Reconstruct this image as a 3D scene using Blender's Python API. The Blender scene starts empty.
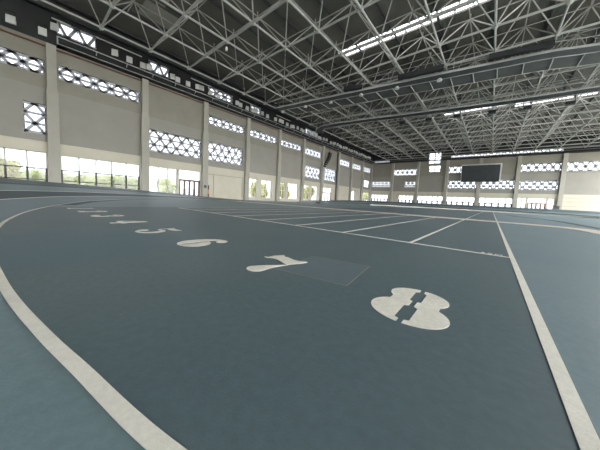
import bpy, math, random
import numpy as np
from mathutils import Vector, Matrix
random.seed(7)
S = bpy.context.scene
COL = S.collection

# ------------------------------------------------------------------ helpers
class MB:
    """collects shapes and links them as one mesh object"""
    def __init__(s):
        s.v = []; s.f = []; s.m = []
    def quad(s, pts, mi=0):
        n = len(s.v); s.v += [tuple(p) for p in pts]; s.f.append(tuple(range(n, n + len(pts)))); s.m.append(mi)
    def hexa(s, c, mi=0):
        n = len(s.v); s.v += [tuple(p) for p in c]
        for f in ((0, 3, 2, 1), (4, 5, 6, 7), (0, 1, 5, 4), (1, 2, 6, 5), (2, 3, 7, 6), (3, 0, 4, 7)):
            s.f.append(tuple(n + i for i in f)); s.m.append(mi)
    def box(s, x0, y0, z0, x1, y1, z1, mi=0):
        s.hexa([(x0, y0, z0), (x1, y0, z0), (x1, y1, z0), (x0, y1, z0), (x0, y0, z1), (x1, y0, z1), (x1, y1, z1), (x0, y1, z1)], mi)
    def bar(s, p, q, w, h=None, up=(0, 0, 1), mi=0):
        h = h or w
        p = Vector(p); q = Vector(q); d = (q - p).normalized(); u = Vector(up)
        if abs(d.dot(u)) > .98: u = Vector((1, 0, 0))
        a = d.cross(u).normalized(); b = a.cross(d).normalized(); a *= w / 2; b *= h / 2
        s.hexa([p - a - b, p + a - b, p + a + b, p - a + b, q - a - b, q + a - b, q + a + b, q - a + b], mi)
    def tube(s, p, q, r, n=6, mi=0):
        p = Vector(p); q = Vector(q); d = (q - p).normalized()
        u = Vector((0, 0, 1)) if abs(d.z) < .95 else Vector((1, 0, 0))
        a = d.cross(u).normalized(); b = a.cross(d).normalized(); k = len(s.v)
        for c in (p, q):
            for i in range(n):
                t = 2 * math.pi * i / n; s.v.append(tuple(c + a * (r * math.cos(t)) + b * (r * math.sin(t))))
        for i in range(n):
            j = (i + 1) % n; s.f.append((k + i, k + j, k + n + j, k + n + i)); s.m.append(mi)
        s.f.append(tuple(k + i for i in reversed(range(n)))); s.m.append(mi)
        s.f.append(tuple(k + n + i for i in range(n))); s.m.append(mi)
    def pipe(s, pts, r, n=6, mi=0):
        for a, b in zip(pts[:-1], pts[1:]): s.tube(a, b, r, n, mi)
    def ball(s, c, r, nu=8, nv=5, sz=1.0, mi=0):
        k = len(s.v)
        for j in range(1, nv):
            t = math.pi * j / nv
            for i in range(nu):
                a = 2 * math.pi * i / nu
                s.v.append((c[0] + r * math.sin(t) * math.cos(a), c[1] + r * math.sin(t) * math.sin(a), c[2] + r * sz * math.cos(t)))
        top = len(s.v); s.v.append((c[0], c[1], c[2] + r * sz)); s.v.append((c[0], c[1], c[2] - r * sz))
        for j in range(nv - 2):
            for i in range(nu):
                i2 = (i + 1) % nu
                s.f.append((k + j * nu + i, k + (j + 1) * nu + i, k + (j + 1) * nu + i2, k + j * nu + i2)); s.m.append(mi)
        for i in range(nu):
            i2 = (i + 1) % nu
            s.f.append((top, k + i, k + i2)); s.m.append(mi)
            s.f.append((top + 1, k + (nv - 2) * nu + i2, k + (nv - 2) * nu + i)); s.m.append(mi)
    def prism(s, poly, z0, z1, mi=0):
        """flat polygon in plan, given a thickness"""
        n = len(poly); k = len(s.v)
        ar = sum(poly[i][0] * poly[(i + 1) % n][1] - poly[(i + 1) % n][0] * poly[i][1] for i in range(n))
        if ar < 0: poly = poly[::-1]
        s.v += [(x, y, z0) for x, y in poly] + [(x, y, z1) for x, y in poly]
        s.f.append(tuple(k + n + i for i in range(n))); s.m.append(mi)
        s.f.append(tuple(k + i for i in reversed(range(n)))); s.m.append(mi)
        for i in range(n):
            j = (i + 1) % n; s.f.append((k + i, k + j, k + n + j, k + n + i)); s.m.append(mi)
    def build(s, name, mats, parent=None, smooth=False):
        me = bpy.data.meshes.new(name); me.from_pydata(s.v, [], s.f); me.update()
        for m in (mats if isinstance(mats, (list, tuple)) else [mats]): me.materials.append(m)
        me.polygons.foreach_set('material_index', s.m)
        if smooth: me.polygons.foreach_set('use_smooth', [True] * len(me.polygons))
        o = bpy.data.objects.new(name, me); COL.objects.link(o)
        if parent: o.parent = parent
        return o

def tag(o, label, cat, group=None, kind=None):
    o['label'] = label; o['category'] = cat
    if group: o['group'] = group
    if kind: o['kind'] = kind
    return o
def thing(name, label, cat, loc=(0, 0, 0), group=None, kind=None):
    o = bpy.data.objects.new(name, None); o.empty_display_size = .2; COL.objects.link(o); o.location = loc
    return tag(o, label, cat, group, kind)
def at(o, root):
    """mesh given in world coordinates, kept in place under its root"""
    o.parent = root; o.matrix_parent_inverse = Matrix.Translation(-Vector(root.location)); return o
def dup(root, loc, rot=None):
    r = root.copy(); COL.objects.link(r); r.location = loc
    if rot is not None: r.rotation_euler = rot
    for ch in list(root.children):
        c = ch.copy(); COL.objects.link(c); c.parent = r
        for g in list(ch.children):
            d = g.copy(); COL.objects.link(d); d.parent = c
    return r
NUM = ['first', 'second', 'third', 'fourth', 'fifth', 'sixth', 'seventh', 'eighth', 'ninth', 'tenth', 'eleventh', 'twelfth', 'thirteenth',
       'fourteenth', 'fifteenth', 'sixteenth', 'seventeenth', 'eighteenth', 'nineteenth']
TENS = {2: 'twent', 3: 'thirt', 4: 'fort', 5: 'fift', 6: 'sixt'}
def nth(i):
    i += 1
    if i < 20: return NUM[i - 1]
    t, u = divmod(i, 10)
    return TENS[t] + 'ieth' if u == 0 else TENS[t] + 'y-' + NUM[u - 1]

# ------------------------------------------------------------------ materials
def mat(name, c1, c2=None, rough=.7, scale=1.5, spec=.3, bump=0, bscale=120, metal=0, fine=None, stretch=None):
    m = bpy.data.materials.new(name); m.use_nodes = True; nt = m.node_tree; N = nt.nodes; L = nt.links
    b = N['Principled BSDF']; b.inputs['Roughness'].default_value = rough
    b.inputs['Specular IOR Level'].default_value = spec; b.inputs['Metallic'].default_value = metal
    b.inputs['Base Color'].default_value = (*c1, 1)
    g = N.new('ShaderNodeNewGeometry')
    vec = g.outputs['Position']
    if c2:
        if stretch:
            mp = N.new('ShaderNodeMapping'); mp.inputs['Scale'].default_value = stretch
            L.new(vec, mp.inputs['Vector']); v2 = mp.outputs['Vector']
        else: v2 = vec
        n = N.new('ShaderNodeTexNoise'); n.inputs['Scale'].default_value = scale; n.inputs['Detail'].default_value = 6
        n.inputs['Roughness'].default_value = .62
        L.new(v2, n.inputs['Vector'])
        r = N.new('ShaderNodeValToRGB'); r.color_ramp.elements[0].position = .34; r.color_ramp.elements[1].position = .68
        r.color_ramp.elements[0].color = (*c1, 1); r.color_ramp.elements[1].color = (*c2, 1)
        L.new(n.outputs['Fac'], r.inputs['Fac']); out = r.outputs['Color']
        if fine:
            n2 = N.new('ShaderNodeTexNoise'); n2.inputs['Scale'].default_value = fine[0]; n2.inputs['Detail'].default_value = 3
            L.new(vec, n2.inputs['Vector'])
            mr = N.new('ShaderNodeMapRange'); mr.inputs['From Min'].default_value = .25; mr.inputs['From Max'].default_value = .75
            mr.inputs['To Min'].default_value = 1 - fine[1]; mr.inputs['To Max'].default_value = 1 + fine[1]
            L.new(n2.outputs['Fac'], mr.inputs['Value'])
            mx = N.new('ShaderNodeVectorMath'); mx.operation = 'SCALE'
            L.new(out, mx.inputs[0]); L.new(mr.outputs['Result'], mx.inputs['Scale']); out = mx.outputs['Vector']
        L.new(out, b.inputs['Base Color'])
    if bump:
        n = N.new('ShaderNodeTexVoronoi'); n.inputs['Scale'].default_value = bscale
        L.new(vec, n.inputs['Vector'])
        bp = N.new('ShaderNodeBump'); bp.inputs['Strength'].default_value = bump; bp.inputs['Distance'].default_value = .004
        L.new(n.outputs['Distance'], bp.inputs['Height']); L.new(bp.outputs['Normal'], b.inputs['Normal'])
    return m
def ribbed(m, scale, axis='X', dist=.003, strength=.5):
    nt = m.node_tree; N = nt.nodes; L = nt.links; b = N['Principled BSDF']
    g = N.new('ShaderNodeNewGeometry'); w = N.new('ShaderNodeTexWave'); w.bands_direction = axis
    w.inputs['Scale'].default_value = scale; L.new(g.outputs['Position'], w.inputs['Vector'])
    bp = N.new('ShaderNodeBump'); bp.inputs['Strength'].default_value = strength; bp.inputs['Distance'].default_value = dist
    L.new(w.outputs['Fac'], bp.inputs['Height']); L.new(bp.outputs['Normal'], b.inputs['Normal']); return m

M = {}
M['run'] = mat('runway_rubber', (.092, .136, .150), (.112, .156, .166), .5, .55, .4, .15, 110, fine=(26, .10))
M['infield'] = mat('infield_rubber', (.155, .222, .244), (.180, .246, .266), .5, .6, .4, .15, 110, fine=(26, .08))
M['oval'] = mat('oval_rubber', (.158, .230, .250), (.180, .252, .270), .52, .7, .4, .2, 90, fine=(30, .09))
M['ovald'] = mat('oval_dark_rubber', (.072, .104, .112), (.086, .118, .124), .6, .7, .25, .35, 110)
M['apron'] = mat('apron_grey_rubber', (.14, .18, .19), (.158, .196, .206), .65, .7, .2)
M['paint'] = mat('track_line_paint', (.78, .755, .665), (.84, .815, .725), .6, 9, .25, .2, 140, fine=(60, .06))
M['paint2'] = mat('numeral_paint', (.76, .73, .64), (.85, .825, .73), .6, 7, .25, .15, 140, fine=(40, .08))
M['tan'] = mat('tan_strip', (.68, .60, .48), (.76, .69, .57), .6, 2, .25)
M['hatch'] = mat('hatch_cover', (.115, .158, .178), (.132, .175, .192), .45, 4, .3)
M['brass'] = mat('hatch_rim', (.30, .25, .18), (.20, .19, .17), .5, 8, .4)
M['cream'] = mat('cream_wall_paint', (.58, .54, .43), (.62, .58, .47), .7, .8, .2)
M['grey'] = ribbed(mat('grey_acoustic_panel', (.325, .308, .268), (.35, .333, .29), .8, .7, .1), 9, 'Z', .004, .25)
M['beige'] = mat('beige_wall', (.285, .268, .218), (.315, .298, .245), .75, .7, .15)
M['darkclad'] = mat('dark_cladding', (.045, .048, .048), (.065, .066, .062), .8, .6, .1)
M['column'] = mat('column_paint', (.40, .38, .32), (.435, .415, .35), .7, 1, .2)
M['lattice'] = mat('pale_lattice', (.50, .50, .55), (.55, .55, .59), .7, 2, .2)
M['mull'] = mat('dark_mullion', (.06, .06, .065), (.09, .09, .09), .5, 3, .4)
M['wframe'] = mat('pale_window_frame', (.55, .55, .53), (.6, .6, .57), .5, 3, .3)
M['bronze'] = mat('bronze_door', (.13, .09, .08), (.16, .115, .10), .45, 3, .4)
M['redd'] = mat('red_brown_door', (.24, .11, .09), (.30, .14, .11), .5, 3, .3)
M['steel'] = mat('painted_steel', (.40, .40, .37), (.48, .48, .44), .5, 2, .4)
M['steelw'] = mat('web_steel', (.44, .44, .41), (.54, .53, .48), .5, 2, .4)
M['roof'] = ribbed(mat('roof_sheet', (.14, .138, .120), (.20, .19, .16), .75, .35, .15), 2.2, 'X', .03, .5)
M['black'] = mat('black_metal', (.018, .019, .02), (.032, .033, .034), .55, 2, .3)
M['dgrey'] = mat('dark_grey_metal', (.06, .063, .063), (.085, .088, .086), .6, 2, .3)
M['rail'] = mat('pale_handrail', (.36, .37, .36), (.44, .45, .43), .5, 2, .4)
M['rust'] = mat('red_brown_pipe', (.16, .085, .065), (.2, .11, .085), .6, 2, .3)
M['lampw'] = mat('pale_lamp_housing', (.55, .56, .55), (.62, .63, .61), .5, 2, .4)
M['screen'] = mat('scoreboard_screen', (.028, .034, .036), (.04, .046, .048), .35, 2, .4)
M['trimw'] = mat('pale_trim', (.62, .62, .58), (.68, .68, .64), .55, 2, .3)
M['leaf'] = mat('yellow_leaves', (.44, .44, .14), (.55, .53, .2), .6, 1.2, .2)  # yellow-green colour of the leaves themselves
M['leafg'] = mat('green_leaves', (.40, .44, .19), (.48, .52, .25), .6, 1.2, .2)
M['trunk'] = mat('tree_bark', (.10, .08, .06), (.14, .11, .08), .8, 4, .2)
M['paving'] = mat('outdoor_paving', (.46, .45, .42), (.54, .53, .49), .8, .4, .2)
M['orange'] = mat('orange_post', (.55, .25, .06), (.6, .3, .1), .5, 3, .3)
M['transl'] = mat('translucent_sheet', (.34, .34, .29), (.42, .40, .33), .6, 1.2, .2)

def stain(m, pt, rad, col):
    nt = m.node_tree; N = nt.nodes; L = nt.links; b = N['Principled BSDF']; src = b.inputs['Base Color'].links[0].from_socket
    g = N.new('ShaderNodeNewGeometry'); d = N.new('ShaderNodeVectorMath'); d.operation = 'DISTANCE'; d.inputs[1].default_value = pt
    L.new(g.outputs['Position'], d.inputs[0])
    n = N.new('ShaderNodeTexNoise'); n.inputs['Scale'].default_value = 1.1; n.inputs['Detail'].default_value = 5; L.new(g.outputs['Position'], n.inputs['Vector'])
    a = N.new('ShaderNodeMath'); a.operation = 'MULTIPLY_ADD'; a.inputs[1].default_value = rad * 1.4; L.new(n.outputs['Fac'], a.inputs[0]); L.new(d.outputs['Value'], a.inputs[2])
    r = N.new('ShaderNodeMapRange'); r.inputs['From Min'].default_value = rad * 1.2; r.inputs['From Max'].default_value = rad * 1.75; r.inputs['To Min'].default_value = .5; r.inputs['To Max'].default_value = 0
    L.new(a.outputs[0], r.inputs['Value'])
    x = N.new('ShaderNodeMix'); x.data_type = 'RGBA'; x.inputs[7].default_value = (*col, 1)
    L.new(r.outputs['Result'], x.inputs[0]); L.new(src, x.inputs[6]); L.new(x.outputs[2], b.inputs['Base Color'])
stain(M['run'], (-3.9, -3.6, 0), 1.3, (.065, .135, .185))

def glass(name, tint, fac):
    m = bpy.data.materials.new(name); m.use_nodes = True; nt = m.node_tree; N = nt.nodes; L = nt.links
    N.remove(N['Principled BSDF']); t = N.new('ShaderNodeBsdfTransparent'); t.inputs['Color'].default_value = (*tint, 1)
    g = N.new('ShaderNodeBsdfGlossy'); g.inputs['Roughness'].default_value = .05
    mx = N.new('ShaderNodeMixShader'); mx.inputs['Fac'].default_value = fac
    L.new(t.outputs[0], mx.inputs[1]); L.new(g.outputs[0], mx.inputs[2]); L.new(mx.outputs[0], N['Material Output'].inputs['Surface']); return m
M['glass'] = glass('window_glass', (.52, .53, .545), .03)
M['frost'] = glass('skylight_glass', (.75, .74, .76), .03)

# ------------------------------------------------------------------ camera
CAM = Vector((-.2778, -3.915, .6158))
FPX, CY = 229.647, 216.159
yaw, pitch, roll = .6916, .0768, .0506
fw = Vector((-math.sin(yaw) * math.cos(pitch), math.cos(yaw) * math.cos(pitch), -math.sin(pitch)))
r0 = fw.cross(Vector((0, 0, 1))).normalized(); u0 = r0.cross(fw)
rr = math.cos(roll) * r0 + math.sin(roll) * u0; uu = -math.sin(roll) * r0 + math.cos(roll) * u0
cd = bpy.data.cameras.new('camera'); cam = bpy.data.objects.new('camera', cd); COL.objects.link(cam)
cd.sensor_width = 36; cd.lens = 36 * FPX / 600; cd.shift_y = (CY - 225) / 600; cd.clip_start = .02; cd.clip_end = 400
R3 = Matrix((rr, uu, -fw)).transposed()
cam.matrix_world = Matrix.Translation(CAM) @ R3.to_4x4()
S.camera = cam
def seen_size(p, q, r):
    """rough size in the photograph of a bar from p to q"""
    c = (Vector(p) + Vector(q)) / 2 - CAM; z = c.dot(fw)
    if z < .5: return 0
    x = 300 + FPX * c.dot(rr) / z; y = CY - FPX * c.dot(uu) / z
    if not (-30 < x < 630 and -30 < y < 480): return 0
    return r * (Vector(p) - Vector(q)).length / (z * z)

# ------------------------------------------------------------------ plan of the hall
XL, XR, YF, YB = -27.0, 16.4, 58.9, -20.66
ZR = 14.35
CX, CYN, RAD = -5.3, 18.4, 22.5
def catmull(P, n=10):
    out = []
    for i in range(1, len(P) - 2):
        p0, p1, p2, p3 = [Vector(p) for p in P[i - 1:i + 3]]
        for k in range(n):
            t = k / n
            out.append(.5 * ((2 * p1) + (p2 - p0) * t + (2 * p0 - 5 * p1 + 4 * p2 - p3) * t * t + (3 * p1 - p0 - 3 * p2 + p3) * t ** 3))
    return out
# inner edge of the oval: quarter from the near apex to the left straight
quarter = []
for i in range(41):
    x = CX - 10.9 * i / 40
    quarter.append(Vector((x, CYN - math.sqrt(RAD ** 2 - (x - CX) ** 2))))
tail = [quarter[-4], quarter[-1], Vector((-19.2, 1.75)), Vector((-20.9, 5.9)), Vector((-21.4, 10.2)), Vector((-21.4, 16)), Vector((-21.4, 20.7)), Vector((-21.4, 25))]
quarter = quarter[:-1] + catmull([tuple(p) for p in tail], 8)
quarter.append(Vector((-21.4, 20.7)))
left_half = quarter + [Vector((p.x, 41.4 - p.y)) for p in reversed(quarter[:-1])]
inner = left_half + [Vector((2 * CX - p.x, p.y)) for p in reversed(left_half[1:-1])]      # clockwise seen from above
# the stretch of the near curve beside the camera, as measured
near = [(9.2, 2.9), (7.2, .2), (5.0, -1.25), (2.6, -2.45), (.6, -3.2), (-.4, -3.58), (-.825, -3.713), (-1.29, -3.805), (-1.59, -3.864), (-2.1, -3.95), (-2.65, -4.02), (-3.6, -4.11), (-4.6, -4.148), (-5.7, -4.143),
        (-6.75, -4.075), (-8.18, -3.9), (-9.5, -3.64), (-10.95, -3.27), (-13.0, -2.6), (-14.8, -1.9), (-16.6, -.95)]
nc = catmull(near, 6)
inner = nc + [p for p in inner if not (p.y < 8 and -16.4 < p.x < 8.1)][:0] + [p for p in left_half if p.y > -.5 and p.x < -17.0 or p.y > 20] \
        + [Vector((2 * CX - p.x, p.y)) for p in reversed(left_half[1:-1]) if p.y > 20 or (p.y > 1.6 and p.x < -18.7)]
NI = len(inner)
def normal(i):
    d = inner[(i + 1) % NI] - inner[i - 1]; d.normalize(); n = Vector((d.y, -d.x))
    c = Vector((CX, 20.7)) - inner[i]
    return n if n.dot(c) < 0 else -n
NORM = [normal(i) for i in range(NI)]
NORM = [((NORM[i - 1] + NORM[i] + NORM[(i + 1) % NI]) / 3).normalized() for i in range(NI)]
def bank(p):
    y = p.y if p.y < 20.7 else 41.4 - p.y
    t = min(max((y + 3) / 20, 0), 1); return 1 - t * t * (3 - 2 * t)
def track_point(i, d, dz=0):
    i %= NI; p = inner[i] + NORM[i] * d
    z = .188 * bank(inner[i]) * max(0, d - .1)
    return (p.x, p.y, z + .004 + dz)
def ribbon(mb, d0, d1, i0=0, i1=None, dz=0., th=.003, mi=0):
    i1 = NI if i1 is None else i1
    for i in range(i0, i1):
        a0, a1, b0, b1 = (track_point(i, d0, dz), track_point(i, d1, dz), track_point(i + 1, d0, dz), track_point(i + 1, d1, dz))
        dn = lambda p: (p[0], p[1], p[2] - th)
        mb.hexa([dn(a0), dn(a1), dn(b1), dn(b0), a0, a1, b1, b0], mi)

# ------------------------------------------------------------------ floor and track
b = MB(); b.box(XL, YB, -.3, XR, YF, 0); tag(b.build('floor', M['infield']), 'light blue rubber infield floor of the sports hall', 'floor', kind='structure')
b = MB(); b.box(-150, -130, -.6, 120, 190, -.31); tag(b.build('ground', M['paving']), 'pale paved ground outside the hall windows', 'ground', kind='structure')

def arc_y(x, far=False):
    y = CYN - math.sqrt(RAD ** 2 - (x - CX) ** 2)
    return 41.4 - y if far else y
b = MB()
poly = [tuple(p) for p in reversed(nc) if -10.2 <= p.x <= .0]; poly = [(-10.2, -3.47)] + poly + [(0, -3.43)]
poly += [(-10.2 * i / 30, arc_y(-10.2 * i / 30, True) - .3) for i in range(31)]
b.prism(poly, .0005, .004)
tag(b.build('sprint_runway', M['run']), 'dark blue grey rubber sprint straight with eight marked lanes', 'running track')

b = MB(); DS = [(0, 0), (.12, 0), (.35, 0), (.95, 0), (1.45, 1), (2.0, 1), (2.7, 0), (3.35, 0), (3.75, 1), (4.4, 2), (5.1, 2)]; nd = len(DS)
for i in range(NI): b.v += [track_point(i, d) for d, m in DS]
for i in range(NI):
    j = (i + 1) % NI
    for k in range(nd - 1): b.f.append((i * nd + k, i * nd + k + 1, j * nd + k + 1, j * nd + k)); b.m.append(DS[k + 1][1])
for i in range(NI):                                                  # outer side of the bank
    p, q = track_point(i, 5.1), track_point(i + 1, 5.1)
    b.quad([p, (p[0], p[1], 0), (q[0], q[1], 0), q], 2)
tag(b.build('banked_oval_track', [M['oval'], M['ovald'], M['apron']], smooth=True), 'light and dark blue banked oval running track around the infield', 'running track')

b = MB(); ribbon(b, -.018, .026, dz=.006)
tag(b.build('track_line', M['paint']), 'broad white curved line on the inner edge of the oval track', 'line', 'lines of the oval track')
b = MB(); ribbon(b, .93, .98, dz=.006)
tag(b.build('track_line', M['paint']), 'thin white oval line between the light inner lane and the dark lane', 'line', 'lines of the oval track')
b = MB(); ribbon(b, 1.97, 2.03, dz=.006)
tag(b.build('track_line', M['paint']), 'thin white oval line on the outer edge of the dark lane', 'line', 'lines of the oval track')

b = MB(); n_k = [i for i in range(NI) if inner[i].y > 40 or (inner[i].x > 3 and inner[i].y > 24)]
for i in n_k:
    if i + 1 in n_k:
        q = [inner[i] - NORM[i] * .16, inner[i] - NORM[i] * .04, inner[i + 1] - NORM[i + 1] * .04, inner[i + 1] - NORM[i + 1] * .16]
        b.hexa([(p.x, p.y, .001) for p in q] + [(p.x, p.y, .17) for p in q])
tag(b.build('track_kerb', M['paint']), 'low white kerb along the far inner edge of the oval track', 'kerb')

# dark stripe just inside the curve, left of lane one
il = [i for i in range(NI) if inner[i].x < -11 and inner[i].y < 9]
b = MB(); ribbon(b, -.42, -.05, il[0], il[-1], dz=.001)
tag(b.build('border_stripe', M['ovald']), 'thin dark stripe inside the curved white line at far left', 'stripe')

# straight lane lines
W = 1.22
names = ['broad white lane line along the right edge of lane eight'] + \
        ['white lane line between lanes %s and %s beyond the start line' % (a, c) for a, c in
         zip(['eight', 'seven', 'six', 'five', 'four', 'three', 'two'], ['seven', 'six', 'five', 'four', 'three', 'two', 'one'])] + \
        ['white lane line along the left edge of lane one']
for k in range(9):
    x = -W * k; b = MB()
    y0 = -3.4 if k == 0 else 0.0
    y1 = arc_y(x, True) - .35 if k < 2 else 9.6
    hw = .024 if k == 0 else .025
    sx = -.022 if k == 0 else 0
    b.prism([(x - hw + sx, y0), (x + hw + sx, y0), (x + hw + sx, y1), (x - hw + sx, y1)], .004, .0065)
    tag(b.build('lane_line', M['paint']), names[k], 'line', 'straight lane lines')
b = MB(); b.prism([(-9.8, -.022), (-.02, -.022), (-.02, .022), (-9.8, .022)], .004, .0078)
tag(b.build('start_line', M['paint']), 'thin white start line crossing all eight lanes', 'line')

# tan strip across the hall with a rounded right end
pts = [(-20.6, 10.1), (-17, 10.15), (-12, 10.1), (-6.8, 10.05), (-2, 10.0), (.6, 9.95), (1.5, 9.8), (2.05, 9.45), (2.35, 8.9), (2.42, 8.0), (2.3, 7.0)]
P = [pts[0]] + pts + [pts[-1]]; cl = catmull(P, 6)
def plan_ribbon(cl, w, z0, z1):
    b = MB(); L_ = []; R_ = []
    for i, p in enumerate(cl):
        d = (cl[min(i + 1, len(cl) - 1)] - cl[max(i - 1, 0)]).normalized(); n = Vector((-d.y, d.x)); ww = w(i / (len(cl) - 1))
        L_.append(p + n * ww); R_.append(p - n * ww)
    for i in range(len(cl) - 1):
        c = [L_[i], R_[i], R_[i + 1], L_[i + 1]]
        b.hexa([(p.x, p.y, z0) for p in c] + [(p.x, p.y, z1) for p in c])
    return b
tag(plan_ribbon(cl, lambda t: .5 if t < .75 else .5 - 1.5 * (t - .75), .005, .012).build('floor_strip', M['tan']), 'pale tan strip crossing the whole track beyond the start line', 'floor strip')
pts = [(1.0, 26), (1.7, 22.6), (2.6, 20.0), (3.05, 17), (3.15, 13.5), (3.2, 10.5), (3.3, 8.6)]
cl = catmull([pts[0]] + pts + [pts[-1]], 6)
tag(plan_ribbon(cl, lambda t: .28 - .1 * t, .001, .005).build('border_stripe', M['ovald']), 'dark curved stripe on the light blue floor at far right', 'stripe')

# ------------------------------------------------------------------ lane numerals (about 0.4 by 0.57 m, painted)
def ell(cx, cy, rx, ry, a0, a1, n=20):
    return [(cx + rx * math.cos(math.radians(a0 + (a1 - a0) * i / n)), cy + ry * math.sin(math.radians(a0 + (a1 - a0) * i / n))) for i in range(n + 1)]
def stroke(pts, ws, n=8):
    cl = catmull([pts[0]] + pts + [pts[-1]], n); cl.append(Vector(pts[-1])); out = []; L_ = []; R_ = []
    for i, p in enumerate(cl):
        t = i / (len(cl) - 1) * (len(ws) - 1); k = min(int(t), len(ws) - 2); w = ws[k] + (ws[k + 1] - ws[k]) * (t - k)
        d = (cl[min(i + 1, len(cl) - 1)] - cl[max(i - 1, 0)]).normalized(); nn = Vector((-d.y, d.x))
        L_.append(tuple(p + nn * w / 2)); R_.append(tuple(p - nn * w / 2))
    return L_, R_
def glyph(n):
    polys = []; rib = []
    if n == 8:
        for s in (-1, 1):
            up = ell(0, .145, .172, .138, 90, 0, 10)[:] + ell(0, .145, .172, .138, 0, -38, 5)[1:]
            lo = ell(0, -.12, .205, .165, 48, 0, 6) + ell(0, -.12, .205, .165, 0, -90, 12)[1:]
            out = [(max(x, .014), y) for x, y in up + lo]
            out += [(.014, -.245), (.038, -.235), (.038, -.05), (.014, -.035), (.014, .045), (.034, .055), (.034, .225), (.014, .24)]
            polys.append([(s * x, y) for x, y in out])
    elif n == 7:
        polys.append([(-.2, .10), (-.165, .11), (-.165, .2), (-.125, .285), (-.10, .285), (-.085, .255), (-.02, .262), (.07, .245), (.13, .25), (.19, .29), (.215, .285),
                      (.205, .22), (.175, .14), (.15, .085), (.1, .085), (.04, .105), (-.03, .125), (-.09, .125), (-.13, .105), (-.15, .085), (-.19, .085)])
        rib.append(stroke([(.155, .085), (.125, .0), (.095, -.08), (.075, -.16), (.065, -.22)], [.014, .04, .085, .14, .164]))
        polys.append(ell(.065, -.215, .082, .07, 0, 360, 24))
    elif n == 6:
        out = ell(0, -.1, .2, .185, 180, 270, 14) + [(-.012, -.285), (-.012, -.24), (-.034, -.23), (-.034, .02), (-.02, .12), (.02, .2), (.07, .25), (.06, .28), (0, .275)]
        out += [(-.08, .23), (-.15, .13), (-.19, .02)]
        polys.append([(x if x < 0 or y > .1 else min(x, -.012), y) for x, y in out])
        polys.append([(.012, -.285)] + ell(0, -.1, .2, .185, -88, 88, 24)[0:] + [(.012, .085), (.034, .05), (.034, -.23), (.012, -.24)])
        polys.append(ell(.115, .205, .07, .072, 0, 360, 20)); rib.append(stroke([(.0, .262), (.06, .275), (.12, .262)], [.02, .03, .04]))
    elif n == 5:
        rib.append(stroke([(-.15, -.19), (-.06, -.262), (.06, -.25), (.14, -.17), (.15, -.07), (.1, .02), (.02, .05), (-.09, .03)], [.05, .05, .075, .12, .13, .1, .06, .03]))
        polys.append(ell(-.125, -.16, .075, .07, 0, 360, 20))
        polys.append([(-.135, .06), (-.105, .06), (-.095, .17), (0, .15), (.08, .16), (.15, .2), (.17, .285), (.05, .262), (-.05, .265), (-.13, .285)])
    elif n == 4:
        polys.append([(.02, -.285), (.14, -.285), (.14, -.06), (.14, .285), (.1, .285), (.02, .1), (.02, -.06)])
        polys.append([(-.2, -.14), (.2, -.14), (.2, -.06), (-.2, -.06)]); polys.append([(-.2, -.06), (-.13, -.06), (.06, .285), (.03, .285)])
    elif n == 3:
        rib.append(stroke([(-.14, .19), (-.05, .26), (.06, .25), (.12, .17), (.08, .07), (-.02, .02)], [.06, .05, .08, .12, .1, .03]))
        rib.append(stroke([(-.02, .02), (.09, -.02), (.145, -.12), (.08, -.23), (-.05, -.262), (-.15, -.19)], [.03, .1, .13, .1, .05, .06]))
        polys.append(ell(-.125, .17, .062, .06, 0, 360, 18)); polys.append(ell(-.13, -.17, .068, .066, 0, 360, 18))
    elif n == 2:
        rib.append(stroke([(-.14, .15), (-.07, .255), (.06, .25), (.13, .15), (.08, .03), (-.06, -.1), (-.16, -.22)], [.06, .05, .08, .13, .11, .06, .03]))
        polys.append(ell(-.12, .14, .066, .064, 0, 360, 18))
        polys.append([(-.18, -.285), (-.03, -.255), (.16, -.285), (.19, -.1), (.16, -.1), (.13, -.17), (0, -.15), (-.12, -.17), (-.17, -.2)])
    else:
        polys.append([(-.055, -.25), (.065, -.25), (.065, .285), (.03, .285), (-.12, .23), (-.12, .2), (-.055, .21)]); polys.append([(-.13, -.285), (.14, -.285), (.14, -.245), (-.13, -.245)])
    return polys, rib
words_ = ['one', 'two', 'three', 'four', 'five', 'six', 'seven', 'eight']
for n in range(1, 9):
    b = MB(); polys, rib = glyph(n)
    for e, p in enumerate(polys): b.prism(p, 0, .0026 + .0003 * e)
    for L_, R_ in rib:
        for i in range(len(L_) - 1): b.prism([L_[i], R_[i], R_[i + 1], L_[i + 1]], 0, .002)
    o = b.build('lane_number', M['paint2']); k = 8 - n
    o.location = ({5: -4.25, 4: -5.58, 3: -6.95, 2: -8.25, 1: -9.5}.get(n, -.595 - W * k), {8: -2.405, 7: -2.46, 6: -2.49, 5: -2.58, 4: -2.65, 3: -2.70, 2: -2.77, 1: -2.84}[n], .0062 if n == 7 else .0042)
    o.rotation_euler.z = {7: -.05}.get(n, 0)
    tag(o, 'large white stencilled numeral %d painted on lane %s' % (n, words_[n - 1]), 'number', 'lane numerals')

# small lettering on the start line beside the right edge
cu = bpy.data.curves.new('start_lettering', 'FONT'); cu.body = '60M'; cu.size = .115; cu.extrude = .001; cu.space_character = 1.25
tmp = bpy.data.objects.new('start_lettering_text', cu); COL.objects.link(tmp)
bpy.context.view_layer.update()
me = bpy.data.meshes.new_from_object(tmp.evaluated_get(bpy.context.evaluated_depsgraph_get()))
bpy.data.objects.remove(tmp); me.materials.clear(); me.materials.append(M['paint'])
o = bpy.data.objects.new('start_lettering', me); COL.objects.link(o); o.location = (-.34, .045, .0062)
tag(o, 'small white lettering on the start line beside the right lane line', 'lettering')

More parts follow.
